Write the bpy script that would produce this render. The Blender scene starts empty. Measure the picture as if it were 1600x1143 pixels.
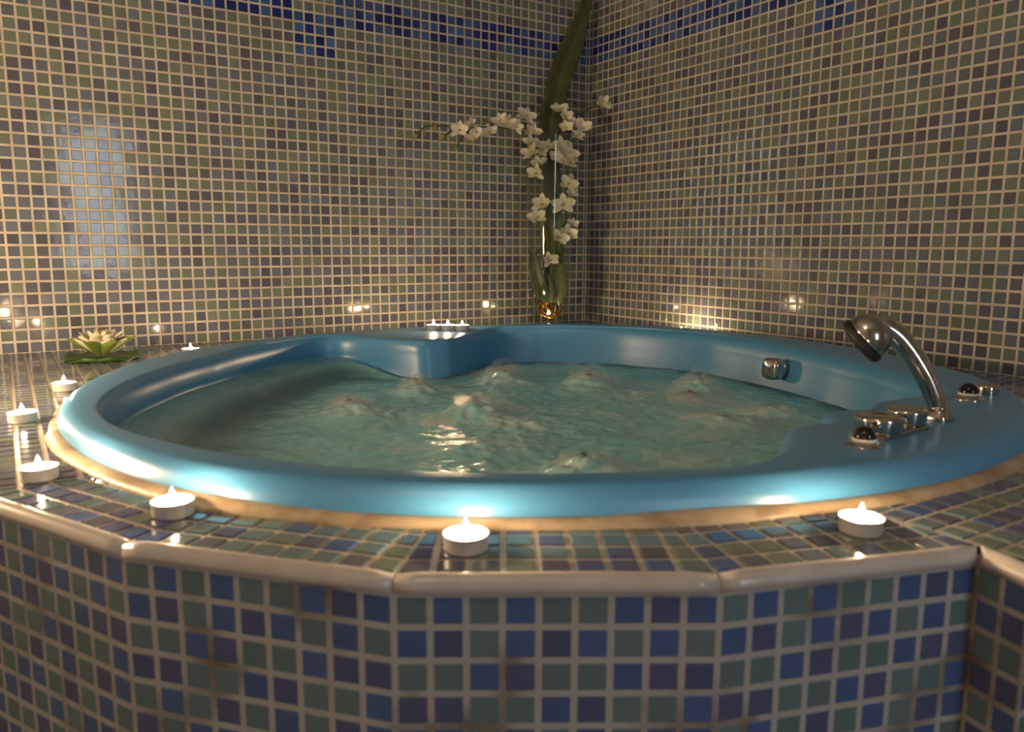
import bpy, math, random
import numpy as np
from mathutils import Vector, Matrix, noise

random.seed(7)
rng = np.random.default_rng(11)
C = bpy.context.scene.collection
SC = bpy.context.scene

# ------------------------------------------------------------------ units
U = 0.0285            # one mosaic pitch in metres; scene is laid out in pitches
DECK = 19.0           # deck height above the floor in pitches
def W(x, y, z): return Vector((x * U, y * U, (z + DECK) * U))   # z = 0 is the deck

# ------------------------------------------------------------------ camera
F_PX, PITCH, YAW, ROLL = 1241.92, .1504, .5661, .0033
CAM = np.array([-60.078, -77.785, 9.1016])
def _basis():
    cy, sy = math.cos(YAW), math.sin(YAW)
    fw = np.array([sy * math.cos(PITCH), cy * math.cos(PITCH), -math.sin(PITCH)])
    rt = np.array([cy, -sy, 0.]); up = np.cross(rt, fw)
    c, s = math.cos(ROLL), math.sin(ROLL)
    return c * rt + s * up, -s * rt + c * up, fw
RT, UP, FW = _basis()
def at(px, py, z=0.0):                 # point of the photograph on a level plane
    d = FW + RT * (px - 800) / F_PX + UP * (571.5 - py) / F_PX
    return CAM + d * ((z - CAM[2]) / d[2])
def at_depth(px, py, dep):             # point of the photograph at a distance
    return CAM + (FW + RT * (px - 800) / F_PX + UP * (571.5 - py) / F_PX) * dep
def depth(p): return float((np.asarray(p, float) - CAM) @ FW)

cam_d = bpy.data.cameras.new('camera'); cam = bpy.data.objects.new('camera', cam_d); C.objects.link(cam)
cam_d.sensor_width = 36.0; cam_d.lens = F_PX / 1600 * 36.0; cam_d.clip_start = 0.02
m3 = Matrix((RT, UP, -FW)).transposed()
cam.matrix_world = Matrix.Translation(W(*CAM)) @ m3.to_4x4()
cam_d.dof.use_dof = True; cam_d.dof.focus_distance = 66 * U; cam_d.dof.aperture_fstop = 6.5
SC.camera = cam

# ------------------------------------------------------------------ light and exposure
SC.view_settings.view_transform = 'Standard'; SC.view_settings.look = 'None'
SC.view_settings.gamma = 1.0; SC.view_settings.exposure = 0.3
SC.view_settings.use_curve_mapping = False
try:
    SC.cycles.use_denoising = True
    SC.cycles.max_bounces = 10
    SC.cycles.caustics_reflective = False; SC.cycles.caustics_refractive = False
    SC.cycles.sample_clamp_indirect = 4.0
except Exception: pass
wd = bpy.data.worlds.new('world'); SC.world = wd; wd.use_nodes = True
wd.node_tree.nodes['Background'].inputs[0].default_value = (0.02, 0.025, 0.03, 1)
wd.node_tree.nodes['Background'].inputs[1].default_value = 0.2
FLAME_STRENGTH = 1150.0
WINDOW_STRENGTH = 6.4
FILL_PENDANT_STRENGTH = 22.0
FILL_LANTERN_STRENGTH = 80.0
CEIL = 2.7 / U - DECK
FAR_Y, FAR_X = -138.0, -100.0

# ------------------------------------------------------------------ materials
def mat(name):
    m = bpy.data.materials.new(name); m.use_nodes = True
    nt = m.node_tree; b = nt.nodes['Principled BSDF']
    return m, nt, b
def pbr(name, col, rough=.5, metal=0., spec=.5, **kw):
    m, nt, b = mat(name)
    b.inputs['Base Color'].default_value = (*col, 1); b.inputs['Roughness'].default_value = rough
    b.inputs['Metallic'].default_value = metal; b.inputs['Specular IOR Level'].default_value = spec
    for k, v in kw.items(): b.inputs[k.replace('_', ' ')].default_value = v
    return m
def noise_col(m, c1, c2, scale, lo=.4, hi=.65, detail=4., bump=0., bscale=None):
    nt = m.node_tree; b = nt.nodes['Principled BSDF']
    tc = nt.nodes.new('ShaderNodeTexCoord'); n = nt.nodes.new('ShaderNodeTexNoise')
    n.inputs['Scale'].default_value = scale; n.inputs['Detail'].default_value = detail
    nt.links.new(tc.outputs['Object'], n.inputs['Vector'])
    r = nt.nodes.new('ShaderNodeValToRGB')
    r.color_ramp.elements[0].position = lo; r.color_ramp.elements[0].color = (*c1, 1)
    r.color_ramp.elements[1].position = hi; r.color_ramp.elements[1].color = (*c2, 1)
    nt.links.new(n.outputs['Fac'], r.inputs['Fac']); nt.links.new(r.outputs['Color'], b.inputs['Base Color'])
    if bump:
        n2 = nt.nodes.new('ShaderNodeTexNoise'); n2.inputs['Scale'].default_value = bscale or scale * 4
        nt.links.new(tc.outputs['Object'], n2.inputs['Vector'])
        bp = nt.nodes.new('ShaderNodeBump'); bp.inputs['Strength'].default_value = bump; bp.inputs['Distance'].default_value = .002
        nt.links.new(n2.outputs['Fac'], bp.inputs['Height']); nt.links.new(bp.outputs['Normal'], b.inputs['Normal'])
    return m
def emit(name, col, s):
    m = bpy.data.materials.new(name); m.use_nodes = True; nt = m.node_tree; nt.nodes.clear()
    o = nt.nodes.new('ShaderNodeOutputMaterial'); e = nt.nodes.new('ShaderNodeEmission')
    e.inputs[0].default_value = (*col, 1); e.inputs[1].default_value = s
    nt.links.new(e.outputs[0], o.inputs[0]); return m

def tile_material():
    m, nt, b = mat('glass mosaic')
    a = nt.nodes.new('ShaderNodeAttribute'); a.attribute_name = 'tile_colour'
    tc = nt.nodes.new('ShaderNodeTexCoord'); n = nt.nodes.new('ShaderNodeTexNoise')
    n.inputs['Scale'].default_value = 420; n.inputs['Detail'].default_value = 2
    nt.links.new(tc.outputs['Object'], n.inputs['Vector'])
    mr = nt.nodes.new('ShaderNodeMapRange'); mr.inputs['To Min'].default_value = .88; mr.inputs['To Max'].default_value = 1.12
    nt.links.new(n.outputs['Fac'], mr.inputs['Value'])
    mx = nt.nodes.new('ShaderNodeVectorMath'); mx.operation = 'SCALE'
    nt.links.new(a.outputs['Color'], mx.inputs[0]); nt.links.new(mr.outputs['Result'], mx.inputs['Scale'])
    nt.links.new(mx.outputs['Vector'], b.inputs['Base Color'])
    b.inputs['Roughness'].default_value = .09; b.inputs['Specular IOR Level'].default_value = .5
    n2 = nt.nodes.new('ShaderNodeTexNoise'); n2.inputs['Scale'].default_value = 60; n2.inputs['Detail'].default_value = 1
    nt.links.new(tc.outputs['Object'], n2.inputs['Vector'])
    bp = nt.nodes.new('ShaderNodeBump'); bp.inputs['Strength'].default_value = .06; bp.inputs['Distance'].default_value = .002
    nt.links.new(n2.outputs['Fac'], bp.inputs['Height']); nt.links.new(bp.outputs['Normal'], b.inputs['Normal'])
    return m
TILE = tile_material()
GROUT = noise_col(pbr('grout', (.6, .6, .6), .42), (.54, .47, .37), (.69, .62, .52), 16, .35, .6, bump=.35, bscale=260)
GROUT_FRONT = noise_col(pbr('stained grout', (.6, .6, .6), .45), (.22, .17, .12), (.52, .49, .45), 11, .34, .50, bump=.35, bscale=260)
CERAMIC = noise_col(pbr('beige glazed trim', (.6, .55, .5), .22), (.60, .54, .48), (.70, .65, .60), 30, .3, .7)
PLASTER = noise_col(pbr('plaster', (.6, .57, .5), .8), (.50, .47, .42), (.58, .55, .5), 3, .3, .7)
FLOOR = noise_col(pbr('floor tile', (.3, .3, .3), .4), (.22, .22, .23), (.32, .32, .33), 5, .3, .7)
SEAL = noise_col(pbr('yellowed sealant', (.6, .5, .35), .45), (.34, .24, .14), (.58, .45, .29), 22, .35, .6, bump=.5, bscale=70)
CHROME = noise_col(pbr('chrome', (.7, .68, .65), .13, 1.0), (.52, .49, .45), (.72, .69, .66), 90, .4, .7)
ALU = pbr('aluminium cup', (.86, .83, .79), .42, .55)
WAX = pbr('candle wax', (.88, .84, .76), .4, 0, .4, Subsurface_Weight=.0)
WICK = pbr('wick', (.05, .04, .03), .9)
FLAME = emit('flame', (1.0, .69, .40), FLAME_STRENGTH)
BLACK = pbr('black plastic', (.012, .010, .010), .12)
RUBBER = noise_col(pbr('dark rubber', (.02, .018, .016), .5), (.012, .011, .010), (.035, .03, .026), 200)
WHITE = pbr('white plastic', (.75, .72, .68), .3)

def acrylic():
    m, nt, b = mat('blue acrylic')
    b.inputs['Roughness'].default_value = .32; b.inputs['Specular IOR Level'].default_value = .6
    tc = nt.nodes.new('ShaderNodeTexCoord'); n = nt.nodes.new('ShaderNodeTexNoise'); n.inputs['Scale'].default_value = 9
    nt.links.new(tc.outputs['Object'], n.inputs['Vector'])
    r = nt.nodes.new('ShaderNodeValToRGB')
    r.color_ramp.elements[0].color = (.085, .315, .58, 1); r.color_ramp.elements[1].color = (.095, .335, .61, 1)
    nt.links.new(n.outputs['Fac'], r.inputs['Fac']); nt.links.new(r.outputs['Color'], b.inputs['Base Color'])
    return m
ACRYL = acrylic()

def water_material():
    m, nt, b = mat('bubbling water')
    b.inputs['Base Color'].default_value = (.29, .70, .76, 1); b.inputs['Roughness'].default_value = .14
    b.inputs['IOR'].default_value = 1.33
    b.inputs['Transmission Weight'].default_value = .12
    a = nt.nodes.new('ShaderNodeAttribute'); a.attribute_name = 'foam'
    tc = nt.nodes.new('ShaderNodeTexCoord')
    mp = nt.nodes.new('ShaderNodeMapping'); mp.inputs['Scale'].default_value = (1, 1, .3)
    nt.links.new(tc.outputs['Object'], mp.inputs['Vector'])
    n = nt.nodes.new('ShaderNodeTexNoise'); n.inputs['Scale'].default_value = 26; n.inputs['Detail'].default_value = 9
    n.inputs['Roughness'].default_value = .72; n.inputs['Distortion'].default_value = 1.2
    nt.links.new(mp.outputs['Vector'], n.inputs['Vector'])
    r = nt.nodes.new('ShaderNodeValToRGB'); r.color_ramp.elements[0].position = .38; r.color_ramp.elements[1].position = .72
    nt.links.new(n.outputs['Fac'], r.inputs['Fac'])
    mu = nt.nodes.new('ShaderNodeMath'); mu.operation = 'MULTIPLY'; mu.use_clamp = True
    nt.links.new(r.outputs['Color'], mu.inputs[1])
    d = nt.nodes.new('ShaderNodeBsdfPrincipled')
    d.inputs['Base Color'].default_value = (.86, .90, .84, 1); d.inputs['Roughness'].default_value = .45
    sp = nt.nodes.new('ShaderNodeSeparateColor'); nt.links.new(a.outputs['Color'], sp.inputs[0])
    nt.links.new(sp.outputs[0], mu.inputs[0])
    cl = nt.nodes.new('ShaderNodeBsdfPrincipled'); cl.inputs['Base Color'].default_value = (.80, .93, .93, 1)
    cl.inputs['Roughness'].default_value = .08; cl.inputs['IOR'].default_value = 1.2; cl.inputs['Transmission Weight'].default_value = 1.
    mc = nt.nodes.new('ShaderNodeMixShader'); nt.links.new(sp.outputs[1], mc.inputs[0]); nt.links.new(b.outputs[0], mc.inputs[1]); nt.links.new(cl.outputs[0], mc.inputs[2])
    mxs = nt.nodes.new('ShaderNodeMixShader')
    nt.links.new(mu.outputs[0], mxs.inputs[0]); nt.links.new(mc.outputs[0], mxs.inputs[1]); nt.links.new(d.outputs[0], mxs.inputs[2])
    nt.links.new(mxs.outputs[0], nt.nodes['Material Output'].inputs['Surface'])
    n2 = nt.nodes.new('ShaderNodeTexNoise'); n2.inputs['Scale'].default_value = 55; n2.inputs['Detail'].default_value = 4
    nt.links.new(tc.outputs['Object'], n2.inputs['Vector'])
    bp = nt.nodes.new('ShaderNodeBump'); bp.inputs['Strength'].default_value = .35; bp.inputs['Distance'].default_value = .006
    nt.links.new(n2.outputs['Fac'], bp.inputs['Height'])
    nt.links.new(bp.outputs['Normal'], b.inputs['Normal']); nt.links.new(bp.outputs['Normal'], d.inputs['Normal']); nt.links.new(bp.outputs['Normal'], cl.inputs['Normal'])
    return m
WATER = water_material()

# ------------------------------------------------------------------ mesh helpers (pitch units in, metres out)
class MB:
    def __init__(s): s.v, s.f, s.m, s.c = [], [], [], []
    def add(s, vs, fs, mi=0, col=None):
        o = len(s.v); s.v.extend(tuple(map(float, p)) for p in vs)
        for f in fs:
            s.f.append(tuple(i + o for i in f)); s.m.append(mi); s.c.append(col)
    def build(s, name, mats, parent=None, smooth=True, origin=None, colours=False, flat_mats=()):
        o3 = np.array(origin if origin is not None else (0, 0, 0), float)
        me = bpy.data.meshes.new(name)
        off = 0. if parent is not None and parent.get('_o') is not None else DECK
        if parent is not None and parent.get('_o') is not None: o3 = np.array(parent['_o'][:], float)
        me.from_pydata([((p[0] - o3[0]) * U, (p[1] - o3[1]) * U, (p[2] - o3[2]) * U) for p in s.v], [], s.f)
        for m in (mats if isinstance(mats, (list, tuple)) else [mats]): me.materials.append(m)
        me.polygons.foreach_set('material_index', s.m)
        me.polygons.foreach_set('use_smooth', [bool(smooth) and (k not in flat_mats) for k in s.m])
        if colours:
            at_ = me.color_attributes.new('tile_colour', 'FLOAT_COLOR', 'CORNER')
            buf = []
            for f, c in zip(s.f, s.c): buf.extend((*(c or (.5, .5, .5)), 1.) * len(f))
            at_.data.foreach_set('color', buf)
        me.validate(); me.update()
        o = bpy.data.objects.new(name, me); C.objects.link(o)
        if parent is not None: o.parent = parent
        else: o.location = W(*o3)
        return o

def thing(name, label, cat, origin, group=None):
    o = bpy.data.objects.new(name, None); C.objects.link(o); o.empty_display_size = .02
    o.location = W(*origin); o['label'] = label; o['category'] = cat
    if group: o['group'] = group
    o['_o'] = [float(k) for k in origin]
    return o
def tag(o, label, cat, group=None, kind=None):
    o['label'] = label; o['category'] = cat
    if group: o['group'] = group
    if kind: o['kind'] = kind
    return o
def sub(name, mb, mats, part, smooth=True):      # a sub-part: same coordinates as its part's thing
    root = part.parent
    o = mb.build(name, mats, root, smooth); o.parent = part; return o

def frame_of(n, ref=(0, 0, 1)):
    n = np.array(n, float); n /= np.linalg.norm(n); r = np.array(ref, float)
    if abs(n @ r) > .95: r = np.array([1., 0, 0])
    a = np.cross(r, n); a /= np.linalg.norm(a); b = np.cross(n, a)
    return a, b, n
def lathe(mb, prof, c, axis=(0, 0, 1), seg=40, mi=0, sq=None, cap=True):
    a, b, n = frame_of(axis) if tuple(axis) != (0, 0, 1) else (np.array([1., 0, 0]), np.array([0, 1., 0]), np.array([0, 0, 1.]))
    c = np.array(c, float); vs = []; fs = []
    for r, h in prof:
        for k in range(seg):
            t = 2 * math.pi * k / seg; s = 1.
            if sq: s = (abs(math.cos(t)) ** sq + abs(math.sin(t)) ** sq) ** (-1 / sq)
            vs.append(c + a * r * s * math.cos(t) + b * r * s * math.sin(t) + n * h)
    for i in range(len(prof) - 1):
        for k in range(seg):
            k2 = (k + 1) % seg
            fs.append((i * seg + k, i * seg + k2, (i + 1) * seg + k2, (i + 1) * seg + k))
    if cap:
        if prof[0][0] > 1e-4: fs.append(tuple(range(seg))[::-1])
        if prof[-1][0] > 1e-4: fs.append(tuple((len(prof) - 1) * seg + k for k in range(seg)))
    mb.add(vs, fs, mi)
def catmull(P, n):
    P = np.array(P, float); Q = np.vstack([2 * P[0] - P[1], P, 2 * P[-1] - P[-2]]); out = []
    for i in range(len(P) - 1):
        p0, p1, p2, p3 = Q[i:i + 4]
        for t in np.linspace(0, 1, n, endpoint=False):
            out.append(.5 * (2 * p1 + (p2 - p0) * t + (2 * p0 - 5 * p1 + 4 * p2 - p3) * t * t + (3 * p1 - p0 - 3 * p2 + p3) * t ** 3))
    out.append(P[-1]); return np.array(out)
def tube(mb, path, rad, seg=12, mi=0, sx=1., ref=(0, 0, 1), closed=False):
    path = np.array(path, float); n = len(path)
    rad = np.full(n, rad) if np.isscalar(rad) else np.array(rad, float)
    vs = []; fs = []; prev = None
    for i in range(n):
        t = path[(i + 1) % n if closed else min(i + 1, n - 1)] - path[i - 1 if closed or i else 0]
        t = t / (np.linalg.norm(t) + 1e-9)
        if prev is None: a, b, _ = frame_of(t, ref)
        else:
            a = prev - t * (prev @ t); a /= np.linalg.norm(a) + 1e-9; b = np.cross(t, a)
        prev = a
        for k in range(seg):
            th = 2 * math.pi * k / seg
            vs.append(path[i] + (a * math.cos(th) * sx + b * math.sin(th)) * rad[i])
    for i in range(n if closed else n - 1):
        j = (i + 1) % n
        for k in range(seg):
            k2 = (k + 1) % seg
            fs.append((i * seg + k, i * seg + k2, j * seg + k2, j * seg + k))
    if not closed:
        fs.append(tuple(range(seg))[::-1]); fs.append(tuple((n - 1) * seg + k for k in range(seg)))
    mb.add(vs, fs, mi)
def quad(mb, a, b, c, d, mi=0, col=None): mb.add([a, b, c, d], [(0, 1, 2, 3)], mi, col)
def box(mb, lo, hi, mi=0, col=None):
    x0, y0, z0 = lo; x1, y1, z1 = hi
    mb.add([(x0, y0, z0), (x1, y0, z0), (x1, y1, z0), (x0, y1, z0), (x0, y0, z1), (x1, y0, z1), (x1, y1, z1), (x0, y1, z1)],
           [(3, 2, 1, 0), (4, 5, 6, 7), (0, 1, 5, 4), (1, 2, 6, 5), (2, 3, 7, 6), (3, 0, 4, 7)], mi, col)

# ------------------------------------------------------------------ mosaic
GREEN, BLUEGREY, PURPLE = (.178, .216, .182), (.152, .178, .232), (.122, .124, .168)
G, B_, P_ = (.155, .225, .235), (.088, .145, .33), (.110, .122, .24)
NAVY, MIDBLUE = (.018, .035, .20), (.06, .12, .32)
TS, BEV, TH = .415, .04, .06
def jit(c, a=.13):
    k = 1 + random.uniform(-a, a); return (c[0] * k, c[1] * k, c[2] * k)
def wall_colour():
    r = random.random()
    return jit(GREEN if r < .37 else BLUEGREY if r < .70 else PURPLE)
def tile_poly(mb, poly, n, col, bev=BEV, th=TH):
    """poly: outline of the tile on the grout plane (world), n: outward normal"""
    poly = np.array(poly); n = np.array(n, float); c = poly.mean(0); k = len(poly)
    top = []
    tu = (poly[1] - poly[0]); tu = tu / (np.linalg.norm(tu) + 1e-9); tv = np.cross(n, tu)
    ax, ay = random.gauss(0, .0045), random.gauss(0, .0045)
    for p in poly:
        d = c - p; L = np.linalg.norm(d) + 1e-9
        q = p + d / L * min(bev * 1.41, L * .6)
        top.append(q + n * (th + (q - c) @ tu * ax + (q - c) @ tv * ay))
    vs = list(poly) + top
    fs = [tuple(range(k, 2 * k))] + [(i, (i + 1) % k, k + (i + 1) % k, k + i) for i in range(k)]
    mb.add(vs, fs, 1, col)
def clip(poly, a, b, nrm):             # keep the side of line a-b whose 2D normal is nrm
    out = []
    for i in range(len(poly)):
        p, q = poly[i], poly[(i + 1) % len(poly)]
        dp, dq = (p - a) @ nrm, (q - a) @ nrm
        if dp >= 0: out.append(p)
        if (dp >= 0) != (dq >= 0): out.append(p + (q - p) * dp / (dp - dq))
    return out

def struct(o): o['kind'] = 'structure'; return o

# left wall (plane y = 0) and right wall (plane x = 0)
def band(i, j, i0):
    if i0 <= i < i0 + 4:
        if -1 <= j < 3: return True
        return False
    return -3 <= j < 0
def wall(name, left):
    mb = MB(); top = CEIL
    n = (0, -1, 0) if left else (-1, 0, 0)
    if left: quad(mb, (FAR_X, TH, -DECK), (2, TH, -DECK), (2, TH, top), (FAR_X, TH, top), 0)
    else: quad(mb, (TH, TH, -DECK), (TH, FAR_Y, -DECK), (TH, FAR_Y, top), (TH, TH, top), 0)
    ncol = 97 if left else 139
    for i in range(ncol):
        if left: a, b = .635 - 1.0238 * i, .635 - 1.0238 * (i + 1)
        else: a, b = .428 - .9857 * i, .428 - .9857 * (i + 1)
        g = .092
        a -= g; b += g
        if i == 0: a = -.12
        for j in range(-(int(CEIL) - 30), 30 if i < 70 else 49):
            z0, z1 = 30 - j - g, 30 - (j + 1) + g
            zt = 30 - j
            c = jit(NAVY if random.random() < .5 else MIDBLUE, .25) if band(i, j, 31 if left else 32) else wall_colour()
            if left: poly = [(a, TH, z1), (a, TH, z0), (b, TH, z0), (b, TH, z1)]
            else: poly = [(TH, a, z1), (TH, a, z0), (TH, b, z0), (TH, b, z1)]
            tile_poly(mb, [np.array(p) for p in poly], n, c)
    return struct(mb.build(name, [GROUT, TILE], smooth=False, colours=True))
wall('wall_left', True); wall('wall_right', False)

mb = MB(); quad(mb, (FAR_X, FAR_Y, -DECK), (0, FAR_Y, -DECK), (0, 0, -DECK), (FAR_X, 0, -DECK)); struct(mb.build('floor', FLOOR, smooth=False))
mb = MB(); quad(mb, (FAR_X, FAR_Y, CEIL), (FAR_X, 0, CEIL), (0, 0, CEIL), (0, FAR_Y, CEIL)); struct(mb.build('ceiling', PLASTER, smooth=False))
mb = MB(); quad(mb, (FAR_X, FAR_Y, -DECK), (FAR_X, 0, -DECK), (FAR_X, 0, CEIL), (FAR_X, FAR_Y, CEIL)); struct(mb.build('wall_side', PLASTER, smooth=False))
# rear wall with a frosted, daylit window strip beside the door
WX0, WX1, WZ0, WZ1 = -46., -34., 3., 36.
mb = MB()
for x0, x1, z0, z1 in ((FAR_X, WX0, -DECK, CEIL), (WX1, 0, -DECK, CEIL), (WX0, WX1, -DECK, WZ0), (WX0, WX1, WZ1, CEIL)):
    quad(mb, (x0, FAR_Y, z0), (x0, FAR_Y, z1), (x1, FAR_Y, z1), (x1, FAR_Y, z0))
struct(mb.build('wall_rear', PLASTER, smooth=False))
mb = MB(); quad(mb, (WX0, FAR_Y - 2, WZ0), (WX0, FAR_Y - 2, WZ1), (WX1, FAR_Y - 2, WZ1), (WX1, FAR_Y - 2, WZ0))
win = struct(mb.build('window_1', emit('daylit frosted glass', (.70, .85, 1.0), WINDOW_STRENGTH), smooth=False))
mb = MB()
for lo, hi in (((WX0 - 1, FAR_Y - 2, WZ0 - 1), (WX1 + 1, FAR_Y + .4, WZ0)), ((WX0 - 1, FAR_Y - 2, WZ1), (WX1 + 1, FAR_Y + .4, WZ1 + 1)),
               ((WX0 - 1, FAR_Y - 2, WZ0), (WX0, FAR_Y + .4, WZ1)), ((WX1, FAR_Y - 2, WZ0), (WX1 + 1, FAR_Y + .4, WZ1))): box(mb, lo, hi)
struct(mb.build('trim_1', WHITE, smooth=False))

# ------------------------------------------------------------------ tub surround: deck, facets, bullnose trim
TC = np.array([-30.9, -33.9])
V = [np.array(p) for p in ((-61.4, -43.5), (-57.43, -51.55), (-51.49, -58.24), (-43.81, -62.98), (-35.41, -65.78), (-35.75, -67.35), (0., -67.35))]
V.insert(0, np.array((-62.9, -34.5)))          # V[0..7]; V[1] .. V[5] are the corners in view
DZ = 0.0
sur = thing('tub_surround', 'mosaic tiled platform with faceted front built around the blue hot tub', 'platform', (-31, -34, -DECK))
def wedge_region(a, b): return a, b
deck = MB()
out = [np.array((-76., -34.5)), V[0], V[1], V[2], V[3], V[4], V[5], V[6], V[7], np.array((0., 0.)), np.array((-76., 0.))]
# grout bed as a ring between the tub opening (radius 26.5) and the outline
ring_n = 240; inn, ou = [], []
def ray_out(th):
    d = np.array((math.cos(th), math.sin(th))); best = 1e9
    for i in range(len(out)):
        p, q = out[i], out[(i + 1) % len(out)]; e = q - p
        den = d[0] * e[1] - d[1] * e[0]
        if abs(den) < 1e-9: continue
        w = p - TC; t = (w[0] * e[1] - w[1] * e[0]) / den; s = (w[0] * d[1] - w[1] * d[0]) / den
        if t > 0 and -1e-6 <= s <= 1 + 1e-6: best = min(best, t)
    return TC + d * best
angs = sorted(list(np.linspace(0, 2 * math.pi, ring_n, endpoint=False)) + [math.atan2(*(p - TC)[::-1]) % (2 * math.pi) for p in out])
for th in angs:
    inn.append((*(TC + 26.4 * np.array((math.cos(th), math.sin(th)))), DZ)); ou.append((*ray_out(th), DZ))
nn = len(angs)
deck.add(inn + ou, [(i, nn + i, nn + (i + 1) % nn, (i + 1) % nn) for i in range(nn)], 0)
def lay(origin, du, dv, i0, i1, j0, j1, planes, colour, g=.095):
    for i in range(i0, i1):
        for j in range(j0, j1):
            poly = [origin + du * (i + a) + dv * (j + b) for a, b in ((g, g), (1 - g, g), (1 - g, 1 - g), (g, 1 - g))]
            if all(np.linalg.norm(p - TC) < 26.9 for p in poly): continue
            for a, nrm in planes:
                poly = clip(poly, a, None, nrm)
                if len(poly) < 3: break
            if len(poly) < 3: continue
            ar = 0.
            for k in range(len(poly)): ar += poly[k][0] * poly[(k + 1) % len(poly)][1] - poly[k][1] * poly[(k + 1) % len(poly)][0]
            if abs(ar) / 2 < .03: continue
            if ar < 0: poly = poly[::-1]
            tile_poly(deck, [np.array((*p, DZ)) for p in poly], (0, 0, 1), colour(i, j))
def seg_lay(p, q, extra):
    e = q - p; L = np.linalg.norm(e); du = e / round(L); u = e / L; dv = np.array((-u[1], u[0]))
    def inward(v, s):                      # mitre half plane through v and the tub centre
        d = (TC - v) / np.linalg.norm(TC - v); return (v + np.array((-d[1], d[0])) * .07 * s, np.array((-d[1], d[0])) * s)
    lay(p, du, dv, -3, round(L) + 3, 0, 9, [inward(p, -1), inward(q, 1)] + extra, lambda i, j: front_deck_colour())
def front_deck_colour():
    r = random.random(); return jit(G if r < .42 else B_ if r < .62 else P_, .1) if random.random() < .6 else wall_colour()
SOUTH = (np.array((0., -43.55)), np.array((0., -1.)))
for k in (1, 2, 3, 4):
    ex = []
    if k == 1: ex = [SOUTH]
    if k == 4: ex = [(np.array((-35.5, 0.)), np.array((-1., 0.)))]
    seg_lay(V[k], V[k + 1], ex)
lay(np.array((-76.59, -44.)), np.array((1.0238, 0)), np.array((0, 1.)), 0, 50, 0, 44, [(np.array((0., -43.4)), np.array((0., 1.))), (np.array((0., -.1)), np.array((0., -1.)))], lambda i, j: wall_colour())
lay(np.array((-25.4, -10.)), np.array((1.0, 0)), np.array((0, 1.)), 0, 26, 0, 10, [(np.array((-.1, 0.)), np.array((-1., 0.))), (np.array((0., -.1)), np.array((0., -1.)))], lambda i, j: wall_colour())
lay(np.array((-35.4, -67.3)), np.array((1.0, 0)), np.array((0, .9857)), 0, 36, 0, 58, [(np.array((-.1, 0.)), np.array((-1., 0.)))], lambda i, j: front_deck_colour())
deck.build('deck', [GROUT, TILE], sur, smooth=False, colours=True)

SHEET = ['GBGBGGBPB', 'BPGBPBGBG', 'GGBPGGBPP', 'PPGGBPGGB', 'GBGPGBGPB', 'PGBBGPGBG', 'GBPGBGBPG', 'BGGPGBPGB', 'PBGBPGGBG']
KEY = {'G': G, 'B': B_, 'P': P_}
FACE = .30                                   # face of the panel beyond the edge of the deck
def off(k, d):                               # corner k of the outline pushed outward by d
    e0 = V[k] - V[k - 1]; e1 = V[k + 1] - V[k]
    n0 = np.array((e0[1], -e0[0])) / np.linalg.norm(e0); n1 = np.array((e1[1], -e1[0])) / np.linalg.norm(e1)
    m = n0 + n1; m = m / (1 + n0 @ n1); return V[k] + m * d
def offs(k, d):
    if k == 0: e = V[1] - V[0]; return V[0] + np.array((e[1], -e[0])) / np.linalg.norm(e) * d
    if k == 7: return V[7] + np.array((0, -d))
    return off(k, d)
for k in range(7):
    p, q = offs(k, FACE), offs(k + 1, FACE); e = q - p; L = np.linalg.norm(e); u = e / L
    n = np.array((u[1], -u[0], 0)); cnt = max(1, round(L)); st = L / cnt; pan = MB()
    quad(pan, (*p, -DECK), (*q, -DECK), (*q, -.1), (*p, -.1), 0)
    for r in range(19):
        for c in range(cnt):
            g = .10
            z1 = -.42 - r - (.12 if r == 0 else g); z0 = -.42 - (r + 1) + g
            a, b = p + u * (c * st + g * st), p + u * ((c + 1) * st - g * st)
            if z0 < -DECK: continue
            poly = [np.array((*a, z0)), np.array((*b, z0)), np.array((*b, z1)), np.array((*a, z1))]
            tile_poly(pan, poly, n, jit(KEY[SHEET[r % 9][(c + (4 if r > 8 else 0)) % 9]], .08), .03, .02)
    pan.build('front_panel', [GROUT_FRONT, TILE], sur, smooth=False, colours=True)
    # bullnose
    tr = MB(); prof = [(-.02, .0), (-.02, .075), (.08, .085), (.20, .06), (.30, .0), (.38, -.09), (.42, -.22), (.42, -.40), (.30, -.42)]
    def outl(kk, d):
        return offs(kk, d)
    gap = .035
    vs = []; ns = 14
    for s in range(ns + 1):
        t = s / ns
        for d, z in prof:
            A, Bq = outl(k, d), outl(k + 1, d); e2 = (Bq - A) / np.linalg.norm(Bq - A)
            A2, B2 = A + e2 * gap, Bq - e2 * gap
            w = .012 * math.sin(k * 3 + t * 9)
            endr = .06 if s in (0, ns) else 0.
            pos = A2 + (B2 - A2) * t
            nn_ = np.array((e2[1], -e2[0]))
            vs.append((*(pos - nn_ * endr * (d > .1)), z - endr * (z > 0) + w * .6))
    m_ = len(prof)
    fs = [(s * m_ + i, (s + 1) * m_ + i, (s + 1) * m_ + i + 1, s * m_ + i + 1) for s in range(ns) for i in range(m_ - 1)]
    fs += [tuple(range(m_)), tuple(ns * m_ + i for i in range(m_))[::-1]]
    tr.add(vs, fs); tr.build('edge_trim', CERAMIC, sur)

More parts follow.
